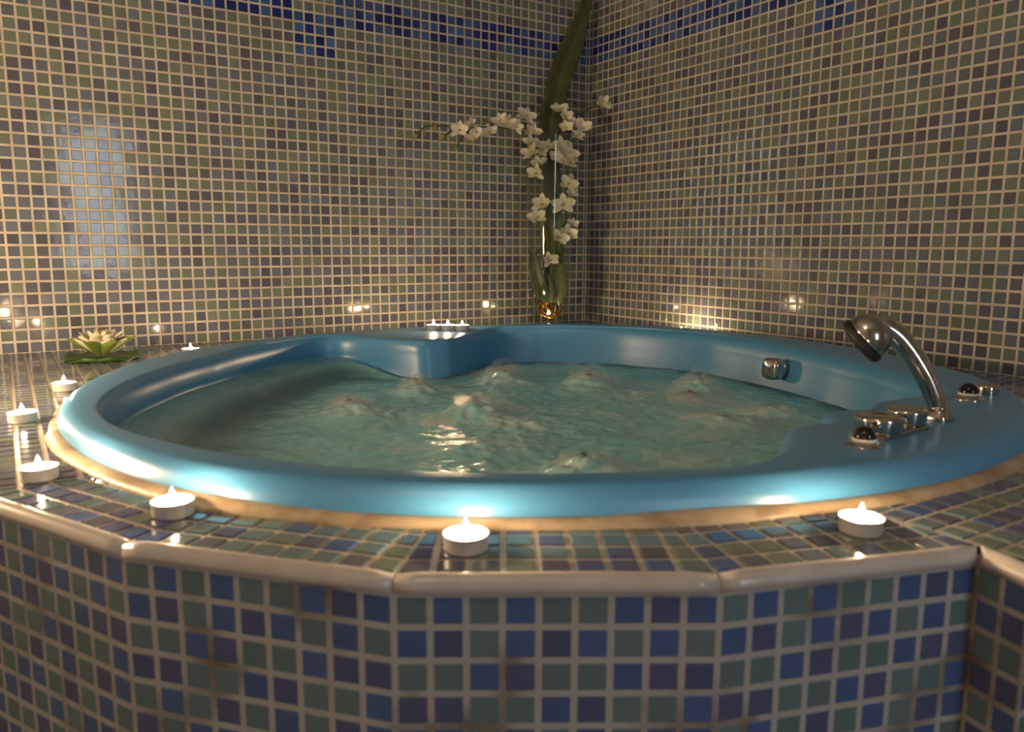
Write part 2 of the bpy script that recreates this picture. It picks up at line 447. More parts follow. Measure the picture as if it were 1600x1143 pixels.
# ------------------------------------------------------------------ hot tub
def periodic(tab, sm=2.0, n=360):
    k = sorted(tab); xs = np.array(k, float); ys = np.array([tab[a] for a in k], float)
    a = np.arange(n) * 360. / n
    X = np.concatenate([xs - 360, xs, xs + 360]); Y = np.tile(ys, 3)
    y = np.interp(a, X, Y)
    w = np.exp(-.5 * (np.minimum(np.arange(n), n - np.arange(n)) * (360. / n) / sm) ** 2); w /= w.sum()
    return np.real(np.fft.ifft(np.fft.fft(y) * np.fft.fft(w)))
R_OUT = {0: 27.8, 20: 27.9, 45: 27.85, 90: 27.85, 150: 27.6, 175: 27.5, 200: 27.85, 213: 28.3, 225: 28.05, 240: 27.6, 256: 27.5, 263: 27.9, 272: 28.2, 280: 28.3, 290: 28.7, 300: 29.1, 312: 29.2, 325: 28.9, 340: 28.3}
R_IN = {0: 23.2, 15: 24.5, 35: 25.2, 55: 25.2, 64: 24.3, 71: 20.3, 79: 17.4, 88: 17.4, 94: 20, 99: 24.2, 103: 25.3, 118: 24.0, 136: 22.9, 155: 23.5, 173: 24.9, 181: 25.5, 190: 25.8, 210: 25.5, 240: 25.3, 256: 25.2, 264: 22.6, 271: 20.5, 275: 20.2, 279: 21.3, 283: 19.7, 287: 19.8, 291: 21.3, 297: 20.9, 304: 22.9, 309: 24.9, 316: 24.2, 325: 23.4, 340: 22.8, 350: 22.9}
SHELF = {94: 0, 99: 1, 103: 1, 185: 1, 205: .6, 225: 0, 300: 0}
CREST = {0: 1.42, 25: 1.5, 50: 1.45, 70: 1.2, 90: 1.16, 180: 1.2, 240: 1.3, 258: 1.25, 275: 1.1, 300: 1.08, 320: 1.15, 340: 1.3}
NT = 360
ro, ri, sh, cr = periodic(R_OUT, 5), periodic(R_IN, 1.6), np.clip(periodic(SHELF, 1.5), 0, 1), periodic(CREST, 6)
def tub_profile(k):
    a, b, s, h = ro[k], ri[k], sh[k], cr[k]; w = a - b; q = min(1., w / 3.6)
    P = [(a, -.15), (a - .02, .25 * h), (a - .30 * q, .66 * h), (a - .85 * q, .93 * h), (a - 1.5 * q, h),
         (b + .62 * (w - 1.5 * q), h * .985), (b + .30 * (w - 1.5 * q), h * .94), (b + .55 * q, h * .84), (b + .18 * q, h * .62), (b, .25), (b - .06, -.3)]
    N = [(b - .15, -.9), (b - .25, -1.5), (b - .4, -2.2), (b - .7, -3.4), (b - 1.2, -5.), (b - 2.2, -7.5), (b - 4.5, -9.3), (b - 8, -9.9)]
    S = [(b - .06, -.74), (b - .28, -.98), (b - 1.4, -1.08), (b - 2.5, -1.25), (b - 3.3, -1.75), (b - 4.3, -3.4), (b - 6, -7.5), (b - 9, -9.9)]
    P += [tuple((1 - s) * np.array(n_) + s * np.array(s_)) for n_, s_ in zip(N, S)]
    P += [(3., -10.)]
    return catmull(P, 4)
tub_o = (-30.9, -33.9, 0)
tub = thing('hot_tub', 'round blue acrylic whirlpool tub sunk into the mosaic platform', 'hot tub', tub_o)
mb = MB(); profs = [tub_profile(k) for k in range(NT)]; m_ = len(profs[0]); vs = []
for k in range(NT):
    t = math.radians(k); 
    for r, z in profs[k]: vs.append((TC[0] + r * math.cos(t), TC[1] + r * math.sin(t), z))
fs = [(k * m_ + i, ((k + 1) % NT) * m_ + i, ((k + 1) % NT) * m_ + i + 1, k * m_ + i + 1) for k in range(NT) for i in range(m_ - 1)]
vs.append((TC[0], TC[1], -10.)); ce = len(vs) - 1
fs += [(k * m_ + m_ - 1, ((k + 1) % NT) * m_ + m_ - 1, ce) for k in range(NT)]
mb.add(vs, fs); mb.build('shell', ACRYL, tub)
mb = MB(); path, rad = [], []
for k in range(0, NT, 2):
    t = math.radians(k); wv = .10 * noise.noise(Vector((math.cos(t) * 6, math.sin(t) * 6, 3.)))
    r = ro[k] + .10 + wv; path.append((TC[0] + r * math.cos(t), TC[1] + r * math.sin(t), .02))
    rad.append(.20 + .16 * max(0, noise.noise(Vector((math.cos(t) * 4, math.sin(t) * 4, 9.)))) + (.12 if 180 < k < 330 else 0.))
tube(mb, path, rad, 10, closed=True, sx=1.5, ref=(0, 0, 1)); mb.build('sealant', SEAL, tub)

# ------------------------------------------------------------------ water
ZW = -2.2
MOUNDS = [((650, 606), 1.5, .75, .9), ((786, 590), 2.0, .75, .8), ((921, 596), 2.0, .8, .9), ((1095, 603), 2.0, .75, .9), ((560, 640), 2.2, .6, .7),
          ((745, 640), 1.9, .8, 1.), ((915, 730), 2.0, .95, 1.), ((735, 700), 2.2, .35, .7), ((1130, 655), 2.6, .4, .7), ((1215, 640), 2.2, .45, .6), ((700, 605), 1.2, .3, .5), ((820, 660), 3.2, .15, .45), ((1000, 620), 3.0, .2, .4)]
MOUNDS = [(at(*p, ZW + h * .5)[:2], r, h, f) for p, r, h, f in MOUNDS]
mb = MB(); NR = 190; NA = 360; vs = []; foam = []; clear = []
for a in range(NA):
    t = math.radians(a); s = sh[a]; rw = ri[a] - .4 + .3
    for i in range(NR + 1):
        r = rw * (i / NR) ** .8
        x, y = TC[0] + r * math.cos(t), TC[1] + r * math.sin(t); z = ZW; fo = 0.; g_ = ri[a] - r
        film = np.interp(g_, [0, .28, 1.4, 2.5, 3.3, 4.2], [-.80, -.86, -.98, -1.14, -1.60, ZW]) if s > 0 else ZW
        z = ZW + (film - ZW) * s; calm = 1 - s * (g_ < 4.6) * .75
        for (mx, my), mr, mh, mf in MOUNDS:
            d2 = ((x - mx) ** 2 + (y - my) ** 2) / (mr * mr)
            if d2 < 9: g = math.exp(-d2 * 1.1); z += mh * g * (1 + .5 * noise.noise(Vector((x * 1.3, y * 1.3, 5.)))); fo += mf * math.exp(-d2 * .7)
        nz = noise.noise(Vector((x * .35, y * .35, 0.))) * .16 + noise.noise(Vector((x * 1.1, y * 1.1, 2.))) * .10 + noise.noise(Vector((x * 2.7, y * 2.7, 4.))) * .05
        z += nz * min(1., (rw - r) / 1.5 + .15) * calm
        fo = min(1., fo) * .9 + max(0., noise.noise(Vector((x * .28 + 4, y * .28, 7.))) + .05) * .9 * (1 - s * .5)
        vs.append((x, y, z)); foam.append(min(1., fo)); q = g_ / 2.6; c0 = max(0., min(1., 1.1 - q)) ** 1.3; c1 = float(np.interp(g_, [0, .5, 2.6, 3.6, 5.2, 7.5], [.35, .28, .32, .62, .5, 0.])); clear.append(c0 * (1 - s) + c1 * s)
fs = [(a * (NR + 1) + i, a * (NR + 1) + i + 1, ((a + 1) % NA) * (NR + 1) + i + 1, ((a + 1) % NA) * (NR + 1) + i) for a in range(NA) for i in range(NR)]
mb.add(vs, fs); wat = mb.build('water', WATER)
fa = wat.data.color_attributes.new('foam', 'FLOAT_COLOR', 'POINT')
fa.data.foreach_set('color', [c for f, k in zip(foam, clear) for c in (f, k, 0., 1.)])
tag(wat, 'bubbling greenish water with foam filling the blue hot tub', 'water', kind='stuff')

# foam plumes thrown up by the jets: nested, broken shells
def foam_material():
    m, nt, b = mat('foam spray'); b.inputs['Base Color'].default_value = (.92, .94, .88, 1); b.inputs['Roughness'].default_value = .7; b.inputs['Subsurface Weight'].default_value = 0.
    a = nt.nodes.new('ShaderNodeAttribute'); a.attribute_name = 'cover'
    tc = nt.nodes.new('ShaderNodeTexCoord'); n = nt.nodes.new('ShaderNodeTexNoise'); n.inputs['Scale'].default_value = 75; n.inputs['Detail'].default_value = 8; n.inputs['Roughness'].default_value = .75
    nt.links.new(tc.outputs['Object'], n.inputs['Vector'])
    r = nt.nodes.new('ShaderNodeValToRGB'); r.color_ramp.elements[0].position = .36; r.color_ramp.elements[1].position = .72
    nt.links.new(n.outputs['Fac'], r.inputs['Fac'])
    mu = nt.nodes.new('ShaderNodeMath'); mu.operation = 'MULTIPLY'; mu.use_clamp = True
    nt.links.new(a.outputs['Fac'], mu.inputs[0]); nt.links.new(r.outputs['Color'], mu.inputs[1])
    nt.links.new(mu.outputs[0], b.inputs['Alpha']); return m
PLUMES = [((650, 606), 1.0, 1.5), ((786, 592), 1.5, 1.7), ((921, 600), 1.5, 1.8), ((1095, 606), 1.4, 1.6), ((545, 634), 1.2, 1.1), ((745, 640), 1.3, 1.4), ((915, 733), 1.5, 1.3), ((1075, 622), 1.6, .9), ((1130, 660), 1.9, .8), ((1205, 645), 1.8, .8), ((700, 655), 1.6, .6), ((1215, 600), 1.0, 1.0)]
fm = MB(); cover = []
for pi, (px, R_, H_) in enumerate(PLUMES):
    cx, cy = at(*px, ZW)[:2]
    for sh_i, k in enumerate((1., .86, .72, .56)):
        nu, nv = 22, 9; vs = []
        for v in range(nv + 1):
            f = v / nv
            for u in range(nu):
                t = 2 * math.pi * u / nu
                dn = noise.noise(Vector((math.cos(t) * 1.5 + pi * 7, math.sin(t) * 1.5, f * 2.5 + sh_i)))
                r = R_ * k * (1 + .5 * (1 - f)) * math.cos(f * 1.56) * (1 + .45 * dn)
                vs.append((cx + r * math.cos(t), cy + r * math.sin(t), ZW - .15 + H_ * k * math.sin(f * 1.5) * (1 + .35 * dn)))
                cover.append((.42 - .34 * f) * (.35 if v == 0 else 1.) * (.8 + .2 * sh_i))
        fm.add(vs, [(v * nu + u, v * nu + (u + 1) % nu, (v + 1) * nu + (u + 1) % nu, (v + 1) * nu + u) for v in range(nv) for u in range(nu)])
fo_ = fm.build('foam', foam_material())
ca = fo_.data.color_attributes.new('cover', 'FLOAT_COLOR', 'POINT'); ca.data.foreach_set('color', [c for f in cover for c in (f, f, f, 1.)])
tag(fo_, 'pale foam and spray bubbling up where the jets break the water', 'foam', kind='stuff')

# ------------------------------------------------------------------ tealights
GRP = 'lit tealight candles around the hot tub'
def make_tealight(label, pos, low=False, fl=1.0):
    t = thing('tealight', label, 'candle', pos, GRP); x, y, z = pos; R = .67
    mb = MB(); pr = [(0, .0), (R * .93, .0), (R * .97, .03), (R, .08), (R, .47), (R + .025, .50), (R + .01, .515), (R - .02, .49), (R - .03, .36)]
    lathe(mb, pr, pos, seg=44, cap=False); mb.build('cup', ALU, t)
    lv = .12 if low else .44
    mb = MB(); lathe(mb, [(0, lv - .05), (.16, lv - .045), (.34, lv - .02), (.56, lv), (R - .03, lv + .02)], pos, seg=36, cap=False); mb.build('wax', WAX, t)
    mb = MB(); tube(mb, [(x, y, z + lv - .06), (x + .01, y, z + lv + .06), (x + .03, y + .01, z + lv + .13)], .028, 8); mb.build('wick', WICK, t)
    mb = MB(); h0 = lv + .05; k = fl * (.62 if low else 1.)
    lathe(mb, [(0, h0), (.05 * k, h0 + .03 * k), (.095 * k, h0 + .11 * k), (.10 * k, h0 + .18 * k), (.07 * k, h0 + .29 * k), (.03 * k, h0 + .39 * k), (0, h0 + .46 * k)], pos, seg=12, cap=False)
    mb.build('flame', FLAME, t)
    return t
first = None
LED = 1.15
TL = [('lit tealight at the middle of the front edge, below the tub rim', (*at(728, 860)[:2], 0)),
      ('lit tealight on the front edge left of the middle one', (*at(271, 806)[:2], 0)),
      ('lit tealight on the front edge near the faceted right end of the platform', (*at(1344, 833)[:2], 0)),
      ('lit tealight on the left deck nearest the front trim, foremost of three there', (*at(62, 750)[:2], 0)),
      ('lit tealight at the far left of the deck, middle one of three in a curve', (*at(36, 660)[:2], 0)),
      ('lit tealight on the left deck closest to the water lily', (*at(101, 611)[:2], 0)),
      ('lit tealight half hidden behind the tub rim near the left wall', (-47.5, -8.2, 0)),
      ('leftmost of three tealights side by side on the blue ledge', (-26.05, -10.35, LED)),
      ('middle of three tealights side by side on the blue ledge', (-24.95, -11.15, LED)),
      ('rightmost of three tealights side by side on the blue ledge', (-23.85, -11.95, LED)),
      ('tealight hidden behind the tub rim, lighting the right wall', (-2.4, -19.1, 0))]
for i, (lb, p) in enumerate(TL):
    p = (float(p[0]), float(p[1]), float(p[2]) + .062 if p[2] == 0 else p[2])
    if i == 0: first = make_tealight(lb, p)
    elif 'hidden behind the tub rim, l' in lb: make_tealight(lb, p, low=False)
    else:
        t = first.copy(); C.objects.link(t); t.location = W(*p); t['label'] = lb; t['_o'] = list(p); t.rotation_euler.z = i * 1.3
        for ch in list(first.children):
            c = ch.copy(); C.objects.link(c); c.parent = t

# ------------------------------------------------------------------ petals and leaves
def petal(mb, base, d, up, L, wd, curl=.3, cup=.25, tip=1.6, mi=0, n=9, m=7, ruffle=0., thick=.012):
    """a petal from base along d; up is the side it curls toward"""
    d = np.array(d, float); d /= np.linalg.norm(d); up = np.array(up, float); up -= d * (up @ d); up /= np.linalg.norm(up) + 1e-9
    s = np.cross(d, up); base = np.array(base, float); fr = []; bk = []
    for i in range(n + 1):
        t = i / n; w = wd * .5 * (math.sin(math.pi * min(1., t ** .8 * .93 + .05)) ** (1 / tip)) * (1 - .12 * t)
        if i == n: w = wd * .02
        c = base + d * L * t * (1 - .15 * curl * t) + up * L * curl * t * t
        for j in range(m):
            q = j / (m - 1) * 2 - 1
            z = cup * w * q * q * 1.1 + ruffle * wd * math.sin(q * 5 + t * 6) * t
            p = c + s * w * q + up * z
            fr.append(p); bk.append(p - up * thick * (1 - abs(q)) * (1 - t * .5) * 3 - up * .002)
    N_ = len(fr); fs = []
    for i in range(n):
        for j in range(m - 1):
            a = i * m + j; fs.append((a, a + 1, a + m + 1, a + m)); fs.append((N_ + a + m, N_ + a + m + 1, N_ + a + 1, N_ + a))
    mb.add(fr + bk, fs, mi)

def leafmat(name, c1, c2, rough=.35, scale=40):
    m = noise_col(pbr(name, c1, rough), c1, c2, scale, .3, .7); return m
SEPAL = leafmat('green lily sepal', (.16, .26, .04), (.30, .38, .10), .4)
PAD = leafmat('lily pad', (.022, .060, .010), (.055, .12, .02), .4)
CREAM = leafmat('cream lily petal', (.86, .78, .52), (.92, .87, .68), .5)
YEL = leafmat('yellow stamen', (.75, .45, .05), (.8, .55, .1), .6)
LX, LY = -54.0, -7.4
lil = thing('water_lily', 'artificial cream water lily on a dark green pad on the left deck', 'flower', (LX, LY, .062))
mb = MB(); vs = [(LX, LY, .28)]; nP = 72
for rr, zz in ((.8, .30), (1.6, .33), (2.3, .30), (2.62, .38), (2.75, .28), (2.62, .10), (1.8, .07), (.5, .07)):
    for k in range(nP):
        t = 2 * math.pi * k / nP
        r = rr * (1 + .03 * math.sin(5 * t + 1)); z = zz + (.15 * math.sin(3 * t + .6) + .10 * math.sin(8 * t)) * (rr / 2.7) ** 2 * (1 if zz > .2 else .15)
        if zz > .2: r += 0
        vs.append((LX + r * math.cos(t), LY + r * math.sin(t), max(.065, z)))
fs = [(0, 1 + k, 1 + (k + 1) % nP) for k in range(nP)]
for i in range(7): fs += [(1 + i * nP + k, 1 + (i + 1) * nP + k, 1 + (i + 1) * nP + (k + 1) % nP, 1 + i * nP + (k + 1) % nP) for k in range(nP)]
mb.add(vs, fs); mb.build('lily_pad', PAD, lil)
def ring(n, ph, el, L, wd, name, mt, r0, z0, curl, cup, tip):
    for k in range(n):
        t = ph + 2 * math.pi * k / n + random.uniform(-.08, .08); e = el + random.uniform(-.08, .08)
        d = np.array((math.cos(t) * math.cos(e), math.sin(t) * math.cos(e), math.sin(e)))
        up = np.array((-math.cos(t) * math.sin(e), -math.sin(t) * math.sin(e), math.cos(e)))
        mb = MB(); petal(mb, (LX + r0 * math.cos(t), LY + r0 * math.sin(t), z0), d, up, L, wd, curl, cup, tip)
        mb.build(name, mt, lil)
ring(7, .62, .50, 2.6, 1.35, 'outer_petal', SEPAL, .35, .42, .02, .55, 2.0)
ring(9, .8, .50, 2.45, 1.25, 'inner_petal', CREAM, .22, .45, .14, .4, 1.7)
ring(9, .1, .72, 2.3, 1.2, 'inner_petal', CREAM, .18, .5, .12, .4, 1.7)
ring(8, .3, .95, 2.05, 1.1, 'inner_petal', CREAM, .12, .55, .12, .45, 1.7)
ring(6, .0, 1.2, 1.8, .9, 'inner_petal', CREAM, .06, .6, .1, .5, 1.7)
mb = MB()
for k in range(14):
    t = k * 2.4; r = .05 + .018 * k
    tube(mb, [(LX + r * .4 * math.cos(t), LY + r * .4 * math.sin(t), .7), (LX + r * math.cos(t), LY + r * math.sin(t), 2.15 + .25 * random.random())], [.03, .045], 6)
mb.build('stamen', YEL, lil)

# ------------------------------------------------------------------ glass vase with orchids
VX, VY = -8.3, -4.1; VD = depth((VX, VY, 8))
def glassmat():
    m, nt, b = mat('clear glass')
    nt.nodes.remove(b); t = nt.nodes.new('ShaderNodeBsdfTransparent'); t.inputs[0].default_value = (.93, .95, .93, 1)
    g = nt.nodes.new('ShaderNodeBsdfGlossy'); g.inputs['Roughness'].default_value = .03
    lw = nt.nodes.new('ShaderNodeLayerWeight'); lw.inputs['Blend'].default_value = .5
    pw = nt.nodes.new('ShaderNodeMath'); pw.operation = 'POWER'; pw.inputs[1].default_value = 4.
    nt.links.new(lw.outputs['Facing'], pw.inputs[0])
    f = nt.nodes.new('ShaderNodeMath'); f.operation = 'MULTIPLY_ADD'; f.inputs[1].default_value = .45; f.inputs[2].default_value = .035
    nt.links.new(pw.outputs[0], f.inputs[0])
    mx = nt.nodes.new('ShaderNodeMixShader')
    nt.links.new(f.outputs[0], mx.inputs[0]); nt.links.new(t.outputs[0], mx.inputs[1]); nt.links.new(g.outputs[0], mx.inputs[2])
    nt.links.new(mx.outputs[0], nt.nodes['Material Output'].inputs['Surface'])
    return m
GLASS = glassmat()
mb = MB(); H = 20.9
pr = [(0, 0.)] + [(1.95, 0.), (2.05, .1)] + [(2.05 + .85 * (h / H), h) for h in np.linspace(.5, H - .1, 12)] + [(2.88, H), (2.80, H)] + \
     [(1.95 + .83 * (h / H), h) for h in np.linspace(H - .2, 1.0, 12)] + [(1.6, .75), (0, .7)]
lathe(mb, pr, (VX, VY, .065), seg=56, cap=False)
vase = tag(mb.build('glass_vase', GLASS, origin=(VX, VY, .065)), 'tall clear glass vase holding orchids in the corner between the two walls', 'vase')

def vp(px, py, dz=0.): return at_depth(px, py, VD + dz - max(0., 850 - px) * .058)
LEAF = leafmat('dark strap leaf', (.035, .050, .016), (.075, .085, .030), .4, 30)
STALK = leafmat('green stalk', (.075, .105, .022), (.14, .16, .045), .4, 30)
ROOT = leafmat('brown roots', (.09, .055, .025), (.20, .13, .06), .6, 60)
plant = thing('strap_leaf_plant', 'dark green plant with one long strap leaf rising out of the glass vase', 'plant', (VX, VY, .8))
def strap(name, pts, wid, mt, fold=.25, twist=0., dep=0.):
    P = catmull([vp(x, y, dz) for x, y, dz in pts], 8); w = np.interp(np.linspace(0, 1, len(P)), np.linspace(0, 1, len(wid)), wid); mb = MB(); fr = []; bk = []
    m = 9
    for i, p in enumerate(P):
        t = P[min(i + 1, len(P) - 1)] - P[max(i - 1, 0)]; t /= np.linalg.norm(t)
        a = math.radians(twist) * i / len(P)
        s = RT - t * (RT @ t); s /= np.linalg.norm(s); n = np.cross(s, t); n = n if n @ FW < 0 else -n
        s2 = s * math.cos(a) + n * math.sin(a); n2 = -s * math.sin(a) + n * math.cos(a)
        for j in range(m):
            q = j / (m - 1) * 2 - 1
            c = p + s2 * q * w[i] * .5 - n2 * fold * w[i] * (1 - abs(q)) * .6
            fr.append(c); bk.append(c - n2 * (.03 + .10 * w[i] * (1 - q * q)))
    N_ = len(fr); fs = []
    for i in range(len(P) - 1):
        for j in range(m - 1):
            a = i * m + j; fs.append((a, a + 1, a + m + 1, a + m)); fs.append((N_ + a + m, N_ + a + m + 1, N_ + a + 1, N_ + a))
        a = i * m; fs.append((a, a + m, N_ + a + m, N_ + a)); a += m - 1; fs.append((a, N_ + a, N_ + a + m, a + m))
    mb.add(fr + bk, fs); return mb.build(name, mt, plant)
strap('strap_leaf', [(862, 300, 0), (858, 245, 0), (859, 205, 0), (866, 160, .1), (877, 115, .3), (893, 75, .5), (907, 35, .6), (917, 0, .6), (926, -40, .5), (938, -90, 0.)],
      [2.1, 2.3, 2.4, 2.5, 2.6, 2.7, 2.4, 1.5, 1.2, .9, .5], LEAF, .22)
strap('stalk', [(861, 474, 0), (864, 430, 0), (863, 380, 0), (860, 330, 0), (861, 290, 0)], [1.6, 2.3, 2.6, 2.5, 2.3], STALK, .3)
strap('pointed_leaf', [(850, 468, -.6), (842, 445, -.9), (836, 420, -.9), (833, 398, -.7), (830, 386, -.5)], [1.2, 1.7, 1.5, .8, .05], LEAF, .2)
strap('pointed_leaf', [(868, 472, -.7), (872, 450, -1.), (871, 425, -1.), (866, 405, -.8), (860, 392, -.7)], [1.5, 2.1, 1.8, 1., .05], STALK, .2)
strap('pointed_leaf', [(856, 472, -.9), (857, 455, -1.1), (855, 435, -1.1), (852, 420, -1.)], [1.3, 1.5, .9, .05], LEAF, .2)
for k in range(26):
    t = random.uniform(0, 6.28); r1, r2 = random.uniform(.3, 1.2), random.uniform(.5, 1.6); z1, z2, z3 = random.uniform(2.2, 4.5), random.uniform(1.2, 2.6), random.uniform(1.0, 2.0)
    mb = MB(); pts = catmull([(VX + .4 * math.cos(t), VY + .4 * math.sin(t), z1), (VX + r1 * math.cos(t + .7), VY + r1 * math.sin(t + .7), z2 + .6), (VX + r2 * math.cos(t + 1.5), VY + r2 * math.sin(t + 1.5), z2), (VX + r2 * .7 * math.cos(t + 2.6), VY + r2 * .7 * math.sin(t + 2.6), z3)], 7)
    tube(mb, pts, .05, 6); mb.build('root', ROOT, plant)
COPPER = pbr('copper wire', (.85, .46, .16), .22, 1.0)
mb = MB()
for k in range(13):
    r = random.uniform(.75, 1.75); ax = np.array((random.gauss(0, 1), random.gauss(0, 1), random.gauss(0, .6))); a, b, _ = frame_of(ax)
    hh = 1.0 + r * abs(a[2]) + r * abs(b[2]) * .9
    c = np.array((VX + random.uniform(-.2, .2), VY + random.uniform(-.2, .2), max(1.1 + r * math.hypot(a[2], b[2]), 1.6)))
    sc = min(1., 1.7 / r)
    tube(mb, [c + (a * math.cos(t) + b * math.sin(t)) * r * sc * (1 + .06 * math.sin(3 * t + k)) for t in np.linspace(0, 6.283, 44, endpoint=False)], .07, 6, closed=True)
tag(mb.build('copper_wire_coil', COPPER, origin=(VX, VY, .9)), 'tangle of shiny copper wire loops at the bottom of the glass vase', 'wire')

def petalmat():
    m = leafmat('white orchid petal', (.80, .74, .60), (.88, .83, .70), .5, 60)
    return m
bl = thing('fairy_light', 'tiny glowing light among the copper wire at the foot of the vase', 'light', tuple(vp(857, 489, -1.2)))
mb = MB(); cc = vp(857, 489, -1.2)
lathe(mb, [(0, -.14)] + [(.14 * math.cos(a), .14 * math.sin(a)) for a in np.linspace(-1.3, 1.3, 7)] + [(0, .14)], cc, seg=14, cap=False); mb.build('bulb', emit('fairy light', (1., .72, .38), 160.), bl)
mb = MB(); tube(mb, [cc - np.array((0, 0, .12)), cc + np.array((.2, .25, -.5)), cc + np.array((.5, .7, -.7))], .03, 6); mb.build('wire', COPPER, bl)
PETAL = petalmat(); LIP = leafmat('yellow green orchid lip', (.55, .50, .12), (.70, .62, .28), .5, 90); STEM = leafmat('orchid stem', (.05, .06, .015), (.10, .10, .03), .5, 50); BUD = leafmat('withered bud', (.22, .15, .05), (.34, .26, .10), .6, 60)
TOCAM = -FW
def flower(root, px, py, dz, size, face, roll):
    c = vp(px, py, dz); R = size / (F_PX / VD) * .56
    n = TOCAM + RT * face[0] + UP * face[1]; n /= np.linalg.norm(n); a, b, _ = frame_of(n, UP)
    mb = MB()
    for k, (ang, wd, L) in enumerate(((90, .60, 1.), (212, .52, 1.), (328, .52, 1.), (18, .80, 1.05), (162, .80, 1.05))):
        t = math.radians(ang + roll + random.uniform(-7, 7)); d = a * math.cos(t) + b * math.sin(t) + n * random.uniform(-.05, .75)
        petal(mb, c + n * .03 * k, d, n, R * L, R * wd, random.uniform(-.1, .3), .25, 2.2, ruffle=.025, n=6, m=5)
    f = mb.build('flower', PETAL, root)
    mb = MB(); t = math.radians(270 + roll); d = a * math.cos(t) + b * math.sin(t)
    petal(mb, c + n * .1, d * .6 + n * .8, n * .5 - d * .3, R * .5, R * .36, .4, .6, 2., n=5, m=5)
    lathe(mb, [(0, -.02), (.10 * R, .02), (.13 * R, .12 * R), (.08 * R, .26 * R), (0, .32 * R)], c + n * .08, axis=n, seg=10, cap=False)
    sub('lip', mb, LIP, f)
def spray(label, stems, flowers, buds=()):
    root = thing('orchid_spray', label, 'orchid', tuple(vp(*stems[0][0])), 'white orchid sprays in the vase')
    for st in stems:
        mb = MB(); P = catmull([vp(*p) for p in st], 6); tube(mb, P, np.linspace(.11, .06, len(P)), 7); mb.build('stem', STEM, root)
    for f in flowers: flower(root, f[0], f[1], f[2], f[3], (random.uniform(-.6, .6), random.uniform(-.3, .6)), random.uniform(-25, 25))
    for x, y, s in buds:
        p = vp(x, y, -.3); mb = MB(); d = RT * random.uniform(-1, .2) - UP * .8; r = s / 14 * .5
        lathe(mb, [(0, -r), (r * .35, -r * .6), (r * .5, 0), (r * .3, r * .7), (0, r * 1.2)], p, axis=d, seg=10, cap=False); mb.build('bud', BUD, root)
spray('long orchid spray arching left out of the vase with withered buds at its tip',
      [[(866, 300, .3), (858, 255, .2), (838, 226, 0), (812, 205, -.2), (775, 199, -.3), (735, 198, -.3), (695, 197, -.3), (668, 197, -.3), (652, 207, -.3)],
       [(745, 199, -.3), (728, 208, -.3), (712, 230, -.3)], [(704, 206, -.3), (692, 214, -.3)], [(832, 222, 0), (823, 200, -.1), (821, 190, -.2)]],
      [(716, 203, -.5, 27), (738, 195, -.5, 20), (743, 206, -.7, 20), (741, 218, -.6, 27), (763, 208, -.5, 26), (782, 190, -.6, 26), (794, 196, -.8, 32), (806, 199, -.5, 25), (821, 182, -.4, 31), (832, 207, -.3, 28)],
      ((649, 213, 13), (663, 207, 9), (680, 199, 13), (691, 214, 14), (712, 231, 9)))
spray('short orchid spray leaning right over the vase rim with one bloom toward the corner',
      [[(868, 330, .3), (872, 270, .2), (880, 235, 0), (892, 205, -.1), (904, 178, 0), (915, 160, 0)], [(906, 176, 0), (926, 168, 0), (940, 165, 0)], [(884, 226, 0), (880, 205, -.3), (876, 185, -.6)]],
      [(874, 174, -.9, 30), (882, 182, -1.0, 26), (884, 200, -1., 24), (898, 196, -.4, 24), (909, 202, -.5, 32), (902, 214, -.4, 22), (941, 163, -.2, 30)])
spray('cluster of white orchids just inside the left side of the vase mouth',
      [[(862, 440, -.6), (856, 370, -.9), (850, 300, -1.1), (842, 250, -1.2), (834, 222, -1.0)], [(846, 275, -1.2), (842, 272, -1.4), (839, 270, -1.5)], [(855, 360, -1), (846, 342, -1.2), (838, 338, -1.3)]],
      [(829, 224, -1.2, 27), (832, 241, -1.5, 34), (849, 240, -1.5, 22), (856, 231, -1.4, 28), (842, 256, -1.4, 26), (839, 271, -1.5, 28), (848, 320, -1.4, 34), (836, 341, -1.3, 32)])
spray('hanging cluster of white orchids inside the right side of the vase',
      [[(868, 440, -.6), (878, 380, -.8), (886, 320, -.9), (886, 270, -1.), (880, 236, -1.)], [(882, 350, -.8), (876, 362, -1.2), (872, 370, -1.4)], [(866, 440, -.8), (862, 420, -1.2), (858, 408, -1.5)]],
      [(876, 228, -1.3, 30), (884, 241, -1.5, 38), (866, 246, -1.3, 28), (889, 257, -1.2, 27), (888, 288, -1.2, 32), (893, 304, -.9, 22), (880, 320, -1.3, 36), (872, 371, -1.6, 32), (887, 364, -1.2, 30), (894, 351, -.8, 20), (858, 407, -1.7, 28)])

# ------------------------------------------------------------------ fittings on the tub rim
ISL = 1.10
def on_rim(px, py, z=ISL): return at(px, py, z)
